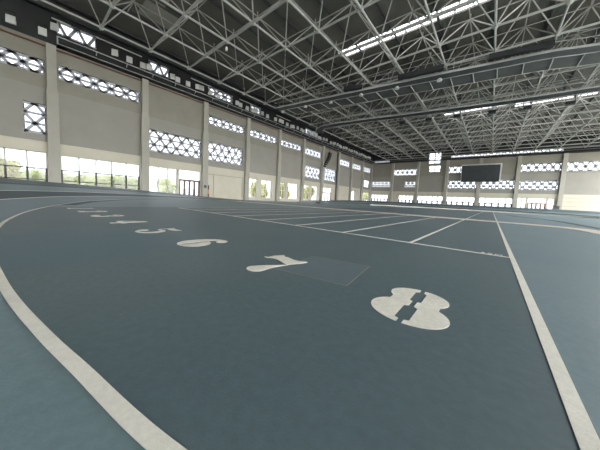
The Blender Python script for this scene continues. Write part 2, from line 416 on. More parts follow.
# hatch in the floor beside the seven
t = thing('floor_hatch', 'flat grey blue square access hatch under the tail of numeral 7', 'hatch', (-1.39, -2.19, .004))
q = [(-1.70, -1.95), (-1.12, -1.83), (-1.03, -2.44), (-1.64, -2.55)]
b = MB(); b.prism(q, .004, .0058); at(b.build('cover_plate', M['hatch']), t)
b = MB()
for i in range(4):
    a, c = q[i], q[(i + 1) % 4]; b.bar((*a, .0054), (*c, .0054), .008 if i == 0 else .004, .002)
at(b.build('rim', M['brass']), t)

# ------------------------------------------------------------------ walls
def wpt(wall, u, z, w):
    if wall == 'L': return (XL - w, u, z)
    if wall == 'F': return (u, YF + w, z)
    if wall == 'R': return (XR + w, u, z)
    return (u, YB - w, z)
def wbox(mb, wall, u0, u1, z0, z1, w0, w1, mi=0):
    a = wpt(wall, u0, z0, w0); c = wpt(wall, u1, z1, w1)
    mb.box(min(a[0], c[0]), min(a[1], c[1]), min(a[2], c[2]), max(a[0], c[0]), max(a[1], c[1]), max(a[2], c[2]), mi)
def build_wall(wall, name, label, u0, u1, holes, bands):
    """bands: (z0, z1, material slot); holes: (u0, u1, z0, z1)"""
    b = MB(); zs = sorted(set([z for z0, z1, m in bands for z in (z0, z1)] + [z for h in holes for z in h[2:]]))
    for z0, z1 in zip(zs[:-1], zs[1:]):
        zm = (z0 + z1) / 2; mi = next((m for a, c, m in bands if a <= zm <= c), 0)
        cut = sorted((h[0], h[1]) for h in holes if h[2] < zm < h[3]); x = u0
        for a, c in cut:
            if a > x + 1e-4: wbox(b, wall, x, a, z0, z1, 0, .35, mi)
            x = max(x, c)
        if x < u1 - 1e-4: wbox(b, wall, x, u1, z0, z1, 0, .35, mi)
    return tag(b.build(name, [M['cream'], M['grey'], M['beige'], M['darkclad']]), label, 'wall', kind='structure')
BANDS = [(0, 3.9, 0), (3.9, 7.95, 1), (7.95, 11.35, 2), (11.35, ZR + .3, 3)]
COLS = [-2.3 + 6.12 * k for k in range(-3, 11)]
WN = [0]
def window_root(wall, u0, u1, z0, label):
    WN[0] += 1; p = wpt(wall, (u0 + u1) / 2, z0, .18)
    return thing('window_%d' % WN[0], label, 'window', p, kind='structure')
def pane(wall, u0, u1, z0, z1, root, name='pane', w=.24):
    b = MB(); wbox(b, wall, u0, u1, z0, z1, w, w + .008); at(b.build(name, M['glass']), root)
def wseg(mb, wall, ua, za, ub, zb, th, dep=.10, w=.12):
    """flat bar in the plane of a wall"""
    a = Vector((ua, za)); c = Vector((ub, zb)); d = (c - a).normalized(); n = Vector((-d.y, d.x)) * th / 2
    pts = [a - n, a + n, c + n, c - n]
    mb.hexa([wpt(wall, p.x, p.y, w) for p in pts] + [wpt(wall, p.x, p.y, w + dep) for p in pts])
def lattice(wall, u0, u1, z0, z1, rows, pan, label):
    r = window_root(wall, u0, u1, z0, label); b = MB(); th = (.2 if wall == 'L' else .23) if rows > 1 or wall == 'L' else .2
    h = (z1 - z0) / rows; cells = max(1, round((u1 - u0) / pan)); pw = (u1 - u0) / cells
    for k in range(rows + 1):
        z = z0 + h * k; e = th * .5; zz = min(max(z, z0 + e), z1 - e); wseg(b, wall, u0, zz, u1, zz, th * .85)
    for k in range(rows):
        for c in range(cells):
            a = u0 + pw * c; m = a + pw / 2; zb, zt = z0 + h * k, z0 + h * (k + 1)
            if (k + (0 if rows == 3 else 1)) % 2: zb, zt = zt, zb
            wseg(b, wall, a, zb, m, zt, th); wseg(b, wall, m, zt, a + pw, zb, th)
    at(b.build('lattice', M['lattice']), r)
    b = MB(); st = 2 if pw < .8 else 1
    for c in range(0, cells + 1, st):
        a = min(max(u0 + pw * c, u0 + .03), u1 - .03); wbox(b, wall, a - .028, a + .028, z0, z1, .225, .30)
    at(b.build('mullion', M['mull']), r)
    pane(wall, u0, u1, z0, z1, r, w=.31)
    return (u0, u1, z0, z1)
def glazed(wall, u0, u1, z0, z1, n, zt, label, lowdark=True, sub=False):
    """tall window: n lights wide, transom at zt, dark framed lower row"""
    r = window_root(wall, u0, u1, z0, label); b = MB(); pw = (u1 - u0) / n; g = 1.0 if wall == 'L' else 1.8
    for k in range(n + 1):
        a = min(max(u0 + pw * k, u0 + .025), u1 - .025); wbox(b, wall, a - .05 * g, a + .05 * g, zt, z1, .16, .22)
    for z in (z1 - .025,): wbox(b, wall, u0, u1, z - .025, z + .025, .16, .22)
    if sub:
        for z in (zt + (z1 - zt) * .52,): wbox(b, wall, u0, u1, z - .018, z + .018, .165, .215)
    at(b.build('upper_frame', M['wframe']), r)
    b = MB(); f = (.06 if lowdark else .04) * (g if g < 1.5 else 2.3)
    for k in range(n + 1):
        a = min(max(u0 + pw * k, u0 + f), u1 - f); wbox(b, wall, a - f, a + f, z0, zt, .14, .22)
    wbox(b, wall, u0, u1, zt - f * .9, zt + f * .5, .14, .22)
    zl = z0 + (.42 if lowdark and z0 < .75 else .0)
    wbox(b, wall, u0, u1, zl - .02 if zl > z0 else z0, zl + f * .9, .14, .22)
    at(b.build('lower_frame', M['mull'] if lowdark else M['wframe']), r)
    pane(wall, u0, u1, z0, z1, r)
    return (u0, u1, z0, z1)
def doors(wall, idx, u0, u1, zd, zt, n, m, label):
    """row of door leaves under a transom light"""
    r = thing('door_%d' % idx, label, 'door', wpt(wall, (u0 + u1) / 2, 0, .15), kind='structure')
    b = MB(); wbox(b, wall, u0, u1, zd, zd + .1, .1, .22); wbox(b, wall, u0, u0 + .07, 0, zd, .1, .22); wbox(b, wall, u1 - .07, u1, 0, zd, .1, .22)
    at(b.build('door_frame', m), r)
    b = MB(); wbox(b, wall, u0, u1, zt - .06, zt, .12, .2); wbox(b, wall, u0, u0 + .05, zd + .1, zt, .12, .2); wbox(b, wall, u1 - .05, u1, zd + .1, zt, .12, .2)
    at(b.build('transom_frame', M['wframe']), r)
    pane(wall, u0 + .05, u1 - .05, zd + .1, zt - .06, r, 'transom_pane')
    lw = (u1 - u0 - .14) / n
    for k in range(n):
        a = u0 + .07 + lw * k; b = MB(); s = .125
        wbox(b, wall, a, a + s, .02, zd, .13, .19); wbox(b, wall, a + lw - s, a + lw, .02, zd, .13, .19)
        wbox(b, wall, a + s, a + lw - s, zd - .12, zd, .13, .19); wbox(b, wall, a + s, a + lw - s, .02, .28, .13, .19)
        l = at(b.build('door_leaf', m), r)
        b = MB(); wbox(b, wall, a + s, a + lw - s, .28, zd - .12, .155, .163); g = b.build('glass_pane', M['glass']); g.parent = l
        b = MB(); hx = a + lw - .06 if k % 2 == 0 else a + .06; wbox(b, wall, hx - .012, hx + .012, 1.1, 1.25, .08, .13); g = b.build('handle', M['rail']); g.parent = l
    return (u0, u1, 0, zt)

# left wall, bay by bay (bay k lies between column k and k+1 counted from the left edge of the photograph)
H = []
c = lambda k: (COLS[k + 2] + .36, COLS[k + 3] - .36)
bay = {k: c(k) for k in range(0, 11)}
u0, u1 = bay[0]
H.append(lattice('L', u1 - 5.1, u1, 8.9, 9.98, 2, 1.02, 'long high lattice window on the left wall, cut by the photo\'s left edge'))
H.append(lattice('L', u1 - 1.1, u1, 4.5, 6.72, 3, 1.1, 'small single width lattice window near the left edge, beside the first column'))
H.append(glazed('L', u1 - 5.1, u1, .62, 3.15, 5, 1.93, 'ground level window with dark lower frames at the left edge of the photo'))
u0, u1 = bay[1]
H.append(lattice('L', u0, u1, 8.9, 10.0, 2, 1.02, 'long high lattice window of five panels between the first two columns'))
H.append(glazed('L', u0, u1, .62, 3.08, 5, 1.93, 'wide ground level window with five lights between the first two columns'))
u0, u1 = bay[2]
H.append(lattice('L', u0, u1, 4.6, 6.8, 3, 1.08, 'three row lattice window above the dark framed doors on the left wall'))
H.append(glazed('L', u0, 6.95, .25, 3.12, 3, 1.25, 'tall bright window left of the dark framed doors, fence seen outside', False, True))
H.append(doors('L', 1, 7.15, u1 - .05, 2.02, 3.15, 4, M['bronze'], 'row of four dark framed glass doors on the left wall'))
u0, u1 = bay[3]
H.append(lattice('L', u0, u1, 8.85, 10.0, 2, 1.08, 'high lattice window directly above the other lattice over the blank cream wall'))
H.append(lattice('L', u0, u1 - .25, 4.65, 6.95, 3, 1.08, 'three row lattice window above the blank cream wall panel'))
u0, u1 = bay[4]
H.append(lattice('L', u0, u1, 8.85, 10.0, 2, 1.08, 'fourth high lattice window along the left wall, over a plain grey panel'))
H.append(glazed('L', u0 + .1, u0 + 1.75, .45, 3.1, 2, 1.8, 'first narrow pale framed window right of the blank cream wall', False))
H.append(glazed('L', u0 + 2.5, u0 + 4.6, .45, 3.1, 2, 1.8, 'second narrow pale framed window right of the blank cream wall', False))
u0, u1 = bay[5]
H.append(lattice('L', u0, u1, 8.85, 10.0, 2, 1.08, 'fifth high lattice window along the left wall, over a plain grey panel'))
H.append(glazed('L', u0 + .3, u0 + 1.6, .45, 3.1, 2, 1.8, 'third narrow window on the left wall, yellow leaves outside', False))
H.append(glazed('L', u0 + 2.2, u0 + 4.9, .45, 3.1, 3, 1.8, 'fourth ground window on the left wall, before the bay with two lattices', False))
u0, u1 = bay[6]
H.append(lattice('L', u0, u1, 8.6, 10.0, 2, 1.08, 'high lattice window just left of the hanging curved speaker'))
H.append(lattice('L', u0, u1, 4.5, 6.8, 3, 1.08, 'three row lattice window left of the speaker, farther of two low ones'))
H.append(glazed('L', u0 + .3, u0 + 2.3, .45, 3.1, 2, 1.8, 'ground window below the lattice left of the curved speaker', False))
H.append(glazed('L', u0 + 2.8, u0 + 4.8, .45, 3.1, 2, 1.8, 'ground window just left of the reddish doors', False))
u0, u1 = bay[7]
H.append(lattice('L', u0 + .2, u1 - .3, 4.5, 7.2, 3, 1.08, 'three row lattice window directly below the hanging curved speaker'))
H.append(doors('L', 2, u0 + .3, u1 - 1.6, 2.1, 3.1, 3, M['redd'], 'reddish framed doors on the left wall below the curved speaker'))
for k, lab in ((8, 'first small high lattice window right of the dark downpipe'), (9, 'second small high lattice window right of the dark downpipe'), (10, 'last high lattice window of the left wall, at the far corner')):
    u0, u1 = bay[k]; H.append(lattice('L', u0 + .3, u1 - .2, 8.45, 9.95, 2, 1.1, lab))
u0, u1 = bay[9]; H.append(glazed('L', u0 + .4, u0 + 2.6, .45, 3.1, 2, 1.8, 'narrow bright window near the far end of the left wall', False))
u0, u1 = bay[10]; H.append(glazed('L', u0 + .2, u1 - .4, .45, 3.1, 4, 1.8, 'last ground window of the left wall, at the far corner', False))
H.append(glazed('L', u0 + 1.4, u1 - .6, 4.6, 6.4, 2, 5.5, 'dark framed square window at mid height in the far left corner'))
for k, lab in ((1, 'bright clerestory lattice under the roof above the first catwalk end'), (2, 'clerestory lattice under the roof in the second catwalk bay'), (3, 'clerestory lattice under the roof in the third catwalk bay'),
               (4, 'clerestory lattice under the roof in the fourth catwalk bay'), (6, 'clerestory lattice under the roof left of the curved speaker')):
    u0, u1 = bay[k]; ln = {1: 2.3, 2: 1.9, 3: 3.4, 4: 2.0, 6: 4.0}[k]
    H.append(lattice('L', u0, u0 + ln, 12.25, 13.35, 1 if k < 3 else 2, 1.1, lab))
build_wall('L', 'wall_left', 'long left wall with cream base, grey panels and beige top band', YB, YF + .35, H, BANDS)

# far wall
F = []
fx = [-27.0, -21.1, -14.95, -8.8, -2.8, 3.2, 9.2, 15.3]
F.append(lattice('F', -21.0, -15.3, 7.75, 9.5, 2, 1.1, 'high lattice window on the far wall left of the tall bright window'))
F.append(lattice('F', -26.8, -21.6, 4.75, 6.45, 3, 1.1, 'lower lattice window on the far wall in the left corner'))
F.append(lattice('F', -18.0, -15.2, 4.7, 6.4, 3, 1.1, 'short lower lattice window on the far wall'))
F.append(glazed('F', -12.7, -10.2, 8.5, 10.0, 2, 9.2, 'square bright window high on the far wall, lower of two', False))
F.append(glazed('F', -12.9, -10.3, 10.5, 13.0, 2, 11.6, 'tall bright window under the roof on the far wall', False))
F.append(lattice('F', -8.6, -4.9, 8.0, 9.7, 2, 1.1, 'high lattice window half hidden by the scoreboard\'s left edge'))
F.append(lattice('F', -8.5, -3.2, 4.55, 6.5, 3, 1.1, 'lower lattice window below the scoreboard\'s left half'))
F.append(lattice('F', -2.5, 2.9, 4.55, 6.5, 3, 1.1, 'lower lattice window below the scoreboard\'s right half'))
F.append(lattice('F', 3.5, 8.9, 7.95, 9.6, 2, 1.1, 'high lattice window on the far wall right of the scoreboard'))
F.append(lattice('F', 3.5, 8.8, 4.45, 6.3, 3, 1.1, 'lower lattice window on the far wall right of the scoreboard'))
F.append(lattice('F', 9.5, 15.0, 7.85, 9.6, 2, 1.1, 'high lattice window at the right edge of the photo'))
F.append(glazed('F', -26.6, -22.0, .5, 2.75, 5, 1.6, 'ground window on the far wall in the left corner', True))
F.append(glazed('F', -19.2, -15.6, .5, 2.75, 4, 1.6, 'ground window on the far wall, second from the left corner', True))
F.append(glazed('F', -15.0 + .3, -9.2, .5, 2.75, 5, 1.6, 'ground window on the far wall below the tall bright window', True))
F.append(glazed('F', -8.5, -3.2, .5, 2.75, 5, 1.6, 'ground window on the far wall below the scoreboard\'s left half', True))
F.append(glazed('F', -2.5, 2.9, .5, 2.75, 5, 1.6, 'ground window on the far wall below the scoreboard\'s right half', True))
F.append(glazed('F', 3.5, 4.85, .5, 2.9, 2, 1.6, 'narrow ground window left of the red brown doors on the far wall', False))
F.append(doors('F', 3, 5.0, 7.5, 1.95, 2.9, 4, M['redd'], 'red brown framed glass doors on the far wall'))
F.append(glazed('F', 7.65, 8.6, .5, 2.9, 1, 1.6, 'narrow ground window right of the red brown doors on the far wall', False))
F.append(lattice('F', -8.4, 8.9, 11.5, 12.2, 1, 1.0, 'long bright clerestory strip under the roof above the scoreboard'))
F.append(lattice('F', -26.4, -22.2, 11.4, 12.0, 1, 1.0, 'short clerestory strip under the roof in the far left corner'))
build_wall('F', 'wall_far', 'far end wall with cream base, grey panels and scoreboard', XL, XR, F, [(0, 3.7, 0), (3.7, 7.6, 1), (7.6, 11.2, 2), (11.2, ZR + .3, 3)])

# right and near walls: unseen, openings without panes sized for the daylight they admit
R_h = [(COLS[i] + .4, COLS[i + 1] - .4, .6, 10.8) for i in range(len(COLS) - 1)]
build_wall('R', 'wall_right', 'right wall of tall openings between piers', YB, YF + .35, R_h, BANDS)
build_wall('B', 'wall_near', 'near end wall with low window openings between piers', XL, XR, [(x + .4, x + 5.7, .6, 3.1) for x in (-27, -20.9, -14.8, -8.7, -2.6, 3.5, 9.6)], BANDS)

# columns along the left wall and the far wall
for k in range(0, 12):
    y = COLS[k + 2]
    if y > YF - .4: y = YF - .33
    b = MB(); b.box(XL, y - .32, 0, XL + .42, y + .32, 7.6); b.box(XL, y - .26, 7.6, XL + .36, y + .26, 11.2)
    b.hexa([(XL, y - .32, 7.6), (XL + .42, y - .32, 7.6), (XL + .42, y + .32, 7.6), (XL, y + .32, 7.6), (XL, y - .26, 8.1), (XL + .36, y - .26, 8.1), (XL + .36, y + .26, 8.1), (XL, y + .26, 8.1)])
    lab = 'cream wall column at the left edge of the photo' if k == 0 else 'cream column on the left wall, %s from the left edge' % nth(k - 1)
    if k == 0: lab = 'cream wall column outside the left edge of the photo'
    if k == 11: lab = 'cream column in the corner of left and far walls'
    tag(b.build('column', M['column']), lab, 'column', 'left wall columns', 'structure')
for k, x in enumerate(fx[1:]):
    b = MB(); b.box(x - .3, YF - .4, 0, x + .3, YF, 11.1)
    tag(b.build('column', M['column']), 'cream column on the far wall, %s from the left corner' % nth(k), 'column', 'far wall columns', 'structure')
# cream trim ledges on the tone boundary
b = MB(); b.box(XL, YB, 3.86, XL + .05, YF - .45, 3.96); tag(b.build('trim_1', M['cream']), 'thin cream ledge along the left wall above the ground windows', 'trim', kind='structure')
b = MB(); b.box(XL + .5, YF - .05, 3.66, XR, YF, 3.76); tag(b.build('trim_2', M['cream']), 'thin cream ledge along the far wall above the ground windows', 'trim', kind='structure')
b = MB()
for z in (1.6, 2.4, 3.1): b.box(9.55, YF - .03, z, XR, YF, z + .035)
tag(b.build('trim_3', M['beige']), 'thin horizontal ribs on the blank cream wall at far right', 'trim', kind='structure')
b = MB(); u0, u1 = bay[3]
for z in (3.0,): b.box(XL, u0 + .1, z, XL + .03, u1 - .2, z + .05)
b.box(XL, u0 + .9, .3, XL + .03, u0 + .95, 3.0); b.box(XL, u1 - .25, .3, XL + .03, u1 - .2, 3.0)
tag(b.build('trim_4', M['beige']), 'thin outline strip on the blank cream wall right of the doors', 'trim', kind='structure')

# ------------------------------------------------------------------ ceiling with skylight slots
SK = [(-12.6, 15.2, 5.2, 15.62), (-12.2, 15.86, 5.2, 16.3), (-7.0, 37.0, .3, 38.4), (.9, 37.4, 8.2, 39.0)]
b = MB(); ys = sorted(set([YB, YF + .35] + [v for s in SK for v in (s[1], s[3])]))
for y0, y1 in zip(ys[:-1], ys[1:]):
    ym = (y0 + y1) / 2; x = XL - .35
    for s in sorted(s for s in SK if s[1] < ym < s[3]):
        b.box(x, y0, ZR, s[0], y1, ZR + .15); x = s[2]
    b.box(x, y0, ZR, XR + .35, y1, ZR + .15)
tag(b.build('ceiling', M['roof']), 'dark ribbed roof sheeting above the steel space frame', 'ceiling', kind='structure')
slab = ['near long skylight strip, thinner line on its window side', 'near long skylight strip, second line beside it', 'far skylight strip, left half above the farther catwalk', 'far skylight strip, right half above the farther catwalk']
for s, lab in zip(SK, slab):
    WN[0] += 1; r = thing('window_%d' % WN[0], lab, 'skylight', ((s[0] + s[2]) / 2, (s[1] + s[3]) / 2, ZR), kind='structure')
    b = MB(); n = int((s[2] - s[0]) / 1.03)
    for k in range(n + 1):
        x = s[0] + (s[2] - s[0]) * k / n; b.box(x - .04, s[1], ZR + .02, x + .04, s[3], ZR + .1)
    if s[3] - s[1] > .8: b.box(s[0], (s[1] + s[3]) / 2 - .05, ZR + .02, s[2], (s[1] + s[3]) / 2 + .05, ZR + .1)
    at(b.build('glazing_bar', M['steel']), r)
    b = MB(); b.box(s[0], s[1], ZR + .11, s[2], s[3], ZR + .12); at(b.build('pane', M['frost']), r)
# pale translucent roof panels near the left
for k, (x0, y0, x1, y1, lab) in enumerate(((-22.6, 2.1, -20.6, 4.3, 'pale translucent roof panel at top left, nearer the wall'), (-20.3, 1.6, -17.6, 3.2, 'pale translucent roof panel at top left, farther from the wall'))):
    b = MB(); b.box(x0, y0, ZR - .06, x1, y1, ZR - .01); tag(b.build('roof_panel', M['transl']), lab, 'roof panel', 'pale roof panels')

# ------------------------------------------------------------------ steel space frame
ZB, ZT, MOD = 12.0, 14.0, 3.08
GX = [-13.4 + MOD * i for i in range(-3, 10)]; GY = [6.1 + MOD * j for j in range(-3, 18)]
sf = thing('roof_space_frame', 'grey tubular steel space frame carrying the whole roof', 'roof truss', (CX, 20, ZB))
for j, y in enumerate(GY):
    b = MB(); b.tube((GX[0] - .3, y, ZB), (GX[-1] + .9, y, ZB), .074, 8); at(b.build('bottom_chord', M['steel']), sf)
for i, x in enumerate(GX):
    b = MB(); b.tube((x, GY[0], ZB), (x, GY[-1] + .4, ZB), .068, 8); at(b.build('bottom_chord', M['steel']), sf)
TX = [x + MOD / 2 for x in GX[:-1]]; TY = [y + MOD / 2 for y in GY[:-1]]
for y in TY:
    b = MB(); b.tube((TX[0] - 1.5, y, ZT), (TX[-1] + 1.5, y, ZT), .036, 6); at(b.build('top_chord', M['steelw']), sf)
for x in TX:
    b = MB(); b.tube((x, TY[0], ZT), (x, TY[-1], ZT), .036, 6); at(b.build('top_chord', M['steelw']), sf)
webs = []
for i, x in enumerate(GX):
    for j, y in enumerate(GY):
        for di in (-1, 0):
            for dj in (-1, 0):
                if 0 <= i + di < len(TX) and 0 <= j + dj < len(TY):
                    p, q = (x, y, ZB), (TX[i + di], TY[j + dj], ZT); webs.append((seen_size(p, q, .05), p, q))
webs.sort(key=lambda w: -w[0])
for s, p, q in webs[:100]:
    b = MB(); b.tube(p, q, .04, 8); at(b.build('web_strut', M['steelw']), sf)
b = MB()
for s, p, q in webs[100:]: b.tube(p, q, .036, 5)
o = at(b.build('web_strut', M['steelw']), sf); o['kind'] = 'stuff'
nodes = [(seen_size((x, y, ZB), (x, y, ZB + .3), .3), (x, y, ZB)) for x in GX for y in GY]; nodes.sort(key=lambda w: -w[0])
for s, p in nodes[:100]:
    b = MB(); b.ball(p, .17, 10, 6); at(b.build('node_joint', M['steel'], smooth=True), sf)
b = MB()
for s, p in nodes[100:]: b.ball(p, .17, 6, 4)
o = at(b.build('node_joint', M['steel']), sf); o['kind'] = 'stuff'
b = MB()
for x in TX:
    for y in TY: b.tube((x, y, ZT), (x, y, ZR), .045, 5)
o = at(b.build('roof_stub', M['steelw']), sf); o['kind'] = 'stuff'
# roof purlins
b = MB()
pr = thing('roof_purlins', 'thin parallel purlins just under the dark roof sheeting', 'purlins', (CX, 20, ZR - .1))
for k, x in enumerate(np.arange(-26, 16, MOD)):
    b = MB(); b.box(x - .04, GY[0], ZR - .2, x + .04, YF, ZR - .02); at(b.build('purlin', M['dgrey']), pr)

# ------------------------------------------------------------------ catwalks under the frame
def catwalk(name, label, path, z, wid, dm='black'):
    cl = catmull([path[0]] + path + [path[-1]], 8); cl.append(Vector(path[-1]))
    t = thing(name, label, 'catwalk', (path[len(path) // 2][0], path[len(path) // 2][1], z))
    n = [None] * len(cl)
    for i, p in enumerate(cl):
        d = (cl[min(i + 1, len(cl) - 1)] - cl[max(i - 1, 0)]).normalized(); n[i] = Vector((-d.y, d.x))
    at(plan_ribbon(cl, lambda t_: wid / 2, z, z + .06).build('deck', M[dm]), t)
    for s in (-1, 1):
        b = MB()
        pts = [(*(p + nn * s * wid / 2), z + .02) for p, nn in zip(cl, n)]
        for a, c_ in zip(pts[:-1], pts[1:]): b.bar(a, c_, .06, .12)
        at(b.build('side_beam', M['rail']), t)
        b = MB()
        for hz in (.55, 1.05): b.pipe([(p[0], p[1], z + hz) for p in pts], .025, 5)
        at(b.build('handrail', M['rail']), t)
    b = MB(); acc = 0
    for i in range(0, len(cl), 3):
        for s in (-1, 1):
            p = cl[i] + n[i] * s * wid / 2; b.tube((p.x, p.y, z), (p.x, p.y, z + 1.05), .02, 5)
    o = at(b.build('rail_post', M['rail']), t); o['kind'] = 'stuff'
    return cl, n
c1 = [(-21.5, 16.3), (-14.3, 17.3), (-7.8, 18.2), (-1.5, 19.1), (1.9, 19.6), (4.2, 20.3), (10, 21.6), (15.8, 22.4)]
catwalk('roof_catwalk', 'nearer dark catwalk hanging under the roof frame with black boxes', c1, 11.35, .9, 'dgrey')
c2 = [(-22.8, 27.2), (-21.4, 25.4), (-19.5, 24.9), (-15, 25.3), (-9.75, 26.2), (-.57, 27.6), (5.8, 28.1), (11, 28.8), (15.8, 29.3)]
catwalk('roof_catwalk', 'farther dark catwalk curving along under the roof frame', c2, 11.35, 1.1)
def hung_panel(name, label, path, y0, y1, z):
    cl = catmull([path[0]] + path + [path[-1]], 8); cl.append(Vector(path[-1]))
    t = thing(name, label, 'ceiling panel', (path[4][0], path[4][1] + (y0 + y1) / 2, z))
    b = MB()
    for a, c_ in zip(cl[:-1], cl[1:]):
        q = [(a.x, a.y + y0), (c_.x, c_.y + y0), (c_.x, c_.y + y1), (a.x, a.y + y1)]
        b.hexa([(x, y, z) for x, y in q] + [(x, y, z + .05) for x, y in q])
    at(b.build('sheet', M['panel']), t)
    x = path[0][0] + .6
    while x < path[-1][0]:
        k = max(i for i in range(len(cl)) if cl[i].x <= x + 1e-6 or i == 0); a = cl[k]; c_ = cl[min(k + 1, len(cl) - 1)]
        yy = a.y + (c_.y - a.y) * ((x - a.x) / max(1e-6, c_.x - a.x))
        b = MB(); b.tube((x, yy + y0, z - .05), (x, yy + y1, z - .05), .035, 6); at(b.build('rung', M['steelw']), t)
        x += 1.54
    for e in (y0, y1):
        b = MB(); b.pipe([(p.x, p.y + e, z - .02) for p in cl], .04, 5); at(b.build('edge_tube', M['steel']), t)
M['panel'] = mat('dark_hung_sheet', (.10, .105, .10), (.135, .138, .128), .75, .8, .15)
hung_panel('hung_panel', 'dark sheet with pale rungs beside the nearer roof catwalk', c1, .8, 2.9, 11.62)
# black long boxes along the nearer catwalk
for k, (xa, ya, xb, yb, lab) in enumerate(((-12.6, 17.35, -10.9, 17.7, 'shortest black box on the nearer catwalk, at its left'), (-7.6, 18.0, -4.2, 18.4, 'long black box in the middle of the nearer catwalk'),
                                            (-1.4, 18.8, 1.95, 19.3, 'long black box at right on the nearer catwalk'))):
    t = thing('curtain_box', lab, 'box', ((xa + xb) / 2, (ya + yb) / 2, 11.5), 'black boxes along the catwalk')
    b = MB(); b.bar((xa, ya - .45, 11.68), (xb, yb - .45, 11.68), .34, .36); at(b.build('housing', M['black']), t)
    for s in (.15, .85):
        b = MB(); x = xa + (xb - xa) * s; y = ya + (yb - ya) * s - .45; b.bar((x, y, 11.85), (x, y, 12.0), .05); at(b.build('hanger', M['dgrey']), t)
# small pale lamps under the nearer catwalk
def lamp_proto(name, label, cat, group):
    t = thing(name, label, cat, (0, 0, 0), group)
    b = MB(); b.tube((0, 0, 0), (0, 0, .12), .2, 10); b.tube((0, 0, .12), (0, 0, .2), .12, 10); b.build('lamp_shade', M['lampw'], t)
    b = MB(); b.tube((0, 0, .2), (0, 0, .36), .02, 5); b.build('hanger', M['dgrey'], t)
    return t
LP = [(-21.05, 17.0), (-17.67, 17.2), (-14.58, 17.75), (-11.16, 17.9), (-7.88, 18.4), (-4.57, 18.9)]
pro = None
for k, (x, y) in enumerate(LP):
    l = pro if pro is None else dup(pro, (0, 0, 0))
    if pro is None: pro = l = lamp_proto('catwalk_lamp', '', 'lamp', 'pale lamps under the nearer catwalk')
    l.location = (x, y - .15, 11.05)
    l['label'] = 'small pale round lamp under the nearer catwalk, %s from the left' % nth(k)
# black lamps under the farther catwalk
pro = None
for k, (x, y) in enumerate([(-10.23, 28.2), (-7.2, 28.5), (-4.32, 28.9), (-1.14, 29.3), (1.67, 29.7), (4.69, 30.3)]):
    if pro is None:
        pro = l = thing('hanging_floodlight', '', 'floodlight', (0, 0, 0), 'black floodlights past the farther catwalk')
        b = MB(); b.box(-.32, -.22, 0, .32, .22, .3); b.build('housing', M['black'], l)
        b = MB(); b.box(-.27, -.18, -.012, .27, .18, 0); b.build('lens', M['dgrey'], l)
        b = MB(); b.bar((-.3, 0, .3), (-.3, 0, .95), .04); b.build('hanger', M['dgrey'], l)
        b = MB(); b.bar((.3, 0, .3), (.3, 0, .95), .04); b.build('hanger', M['dgrey'], l)
    else: l = dup(pro, (0, 0, 0))
    l.location = (x, y, 11.0); l['label'] = 'black boxy floodlight past the farther catwalk, %s from the left' % nth(k)
# lamp hanging from a node at the left
t = thing('hanging_lamp', 'single small white lamp hanging below a roof frame node', 'lamp', (-16.53, 6.1, 11.35))
b = MB(); b.tube((-16.53, 6.1, 11.35), (-16.53, 6.1, 11.6), .085, 10); at(b.build('lamp_body', M['trimw']), t)
b = MB(); b.tube((-16.53, 6.1, 11.6), (-16.53, 6.1, 11.85), .02, 5); at(b.build('hanger', M['dgrey']), t)

# ------------------------------------------------------------------ left wall catwalk, pipe and floodlights
t = thing('wall_catwalk', 'dark catwalk with pale handrail running along the top of the left wall', 'catwalk', (XL + .5, 27, 11.3))
b = MB(); b.box(XL, -2.0, 11.22, XL + 1.0, YF, 11.32); at(b.build('deck', M['black']), t)
b = MB(); b.pipe([(XL + 1.0, -2.0, 11.1), (XL + 1.0, -2.0, 11.66), (XL + 1.0, YF, 11.66)], .045, 6); at(b.build('handrail', M['rail']), t)
b = MB(); b.pipe([(XL + 1.0, -2.0, 11.15), (XL + 1.0, YF, 11.15)], .03, 6); at(b.build('handrail', M['rail']), t)
for k in range(29):
    y = .2 + 2.04 * k
    b = MB(); b.tube((XL + 1.0, y, 11.64), (XL + .55, y + .02, 11.3), .04, 5); at(b.build('bracket', M['rail']), t)
b = MB(); b.pipe([(XL + .16, YB + .1, 11.0), (XL + .16, YF - .5, 11.0)], .06, 6); tag(b.build('pipe', M['rust']), 'red brown pipe running along the top of the left wall', 'pipe')
pro = None
spots = [(-4.15, 11.42), (-2.75, 11.45), (-2.15, 12.1)] + [(-.2 + .84 * k + .2 * math.sin(k * 2.1), 12.0 + .08 * math.sin(k * 1.3)) for k in range(1, 66) if k not in (1, 6, 14, 15, 23, 33, 41)]
for k, (y, z) in enumerate(spots):
    if pro is None:
        pro = l = thing('wall_floodlight', '', 'floodlight', (0, 0, 0), 'floodlights above the left wall catwalk')
        b = MB(); b.hexa([(-.12, -.21, -.24), (.1, -.21, -.3), (.1, .21, -.3), (-.12, .21, -.24), (-.12, -.21, .2), (.02, -.21, .24), (.02, .21, .24), (-.12, .21, .2)]); b.build('housing', M['lampw'], l)
        b = MB(); b.hexa([(.105, -.18, -.27), (.112, -.18, -.27), (.112, .18, -.27), (.105, .18, -.27), (.032, -.18, .21), (.04, -.18, .21), (.04, .18, .21), (.032, .18, .21)]); b.build('lens', M['trimw'], l)
        b = MB(); b.bar((-.05, -.23, 0), (-.05, -.23, .5), .03); b.bar((-.05, .23, 0), (-.05, .23, .5), .03); b.bar((-.05, -.25, .5), (-.05, .25, .5), .05); b.build('bracket', M['black'], l)
    else: l = dup(pro, (0, 0, 0))
    l.location = (XL + 1.35, y, z); l.rotation_euler = (0, 0, -.25 + .2 * math.sin(k * 1.7))
    l['label'] = 'pale square floodlight above the left wall catwalk, %s from the left' % nth(k)
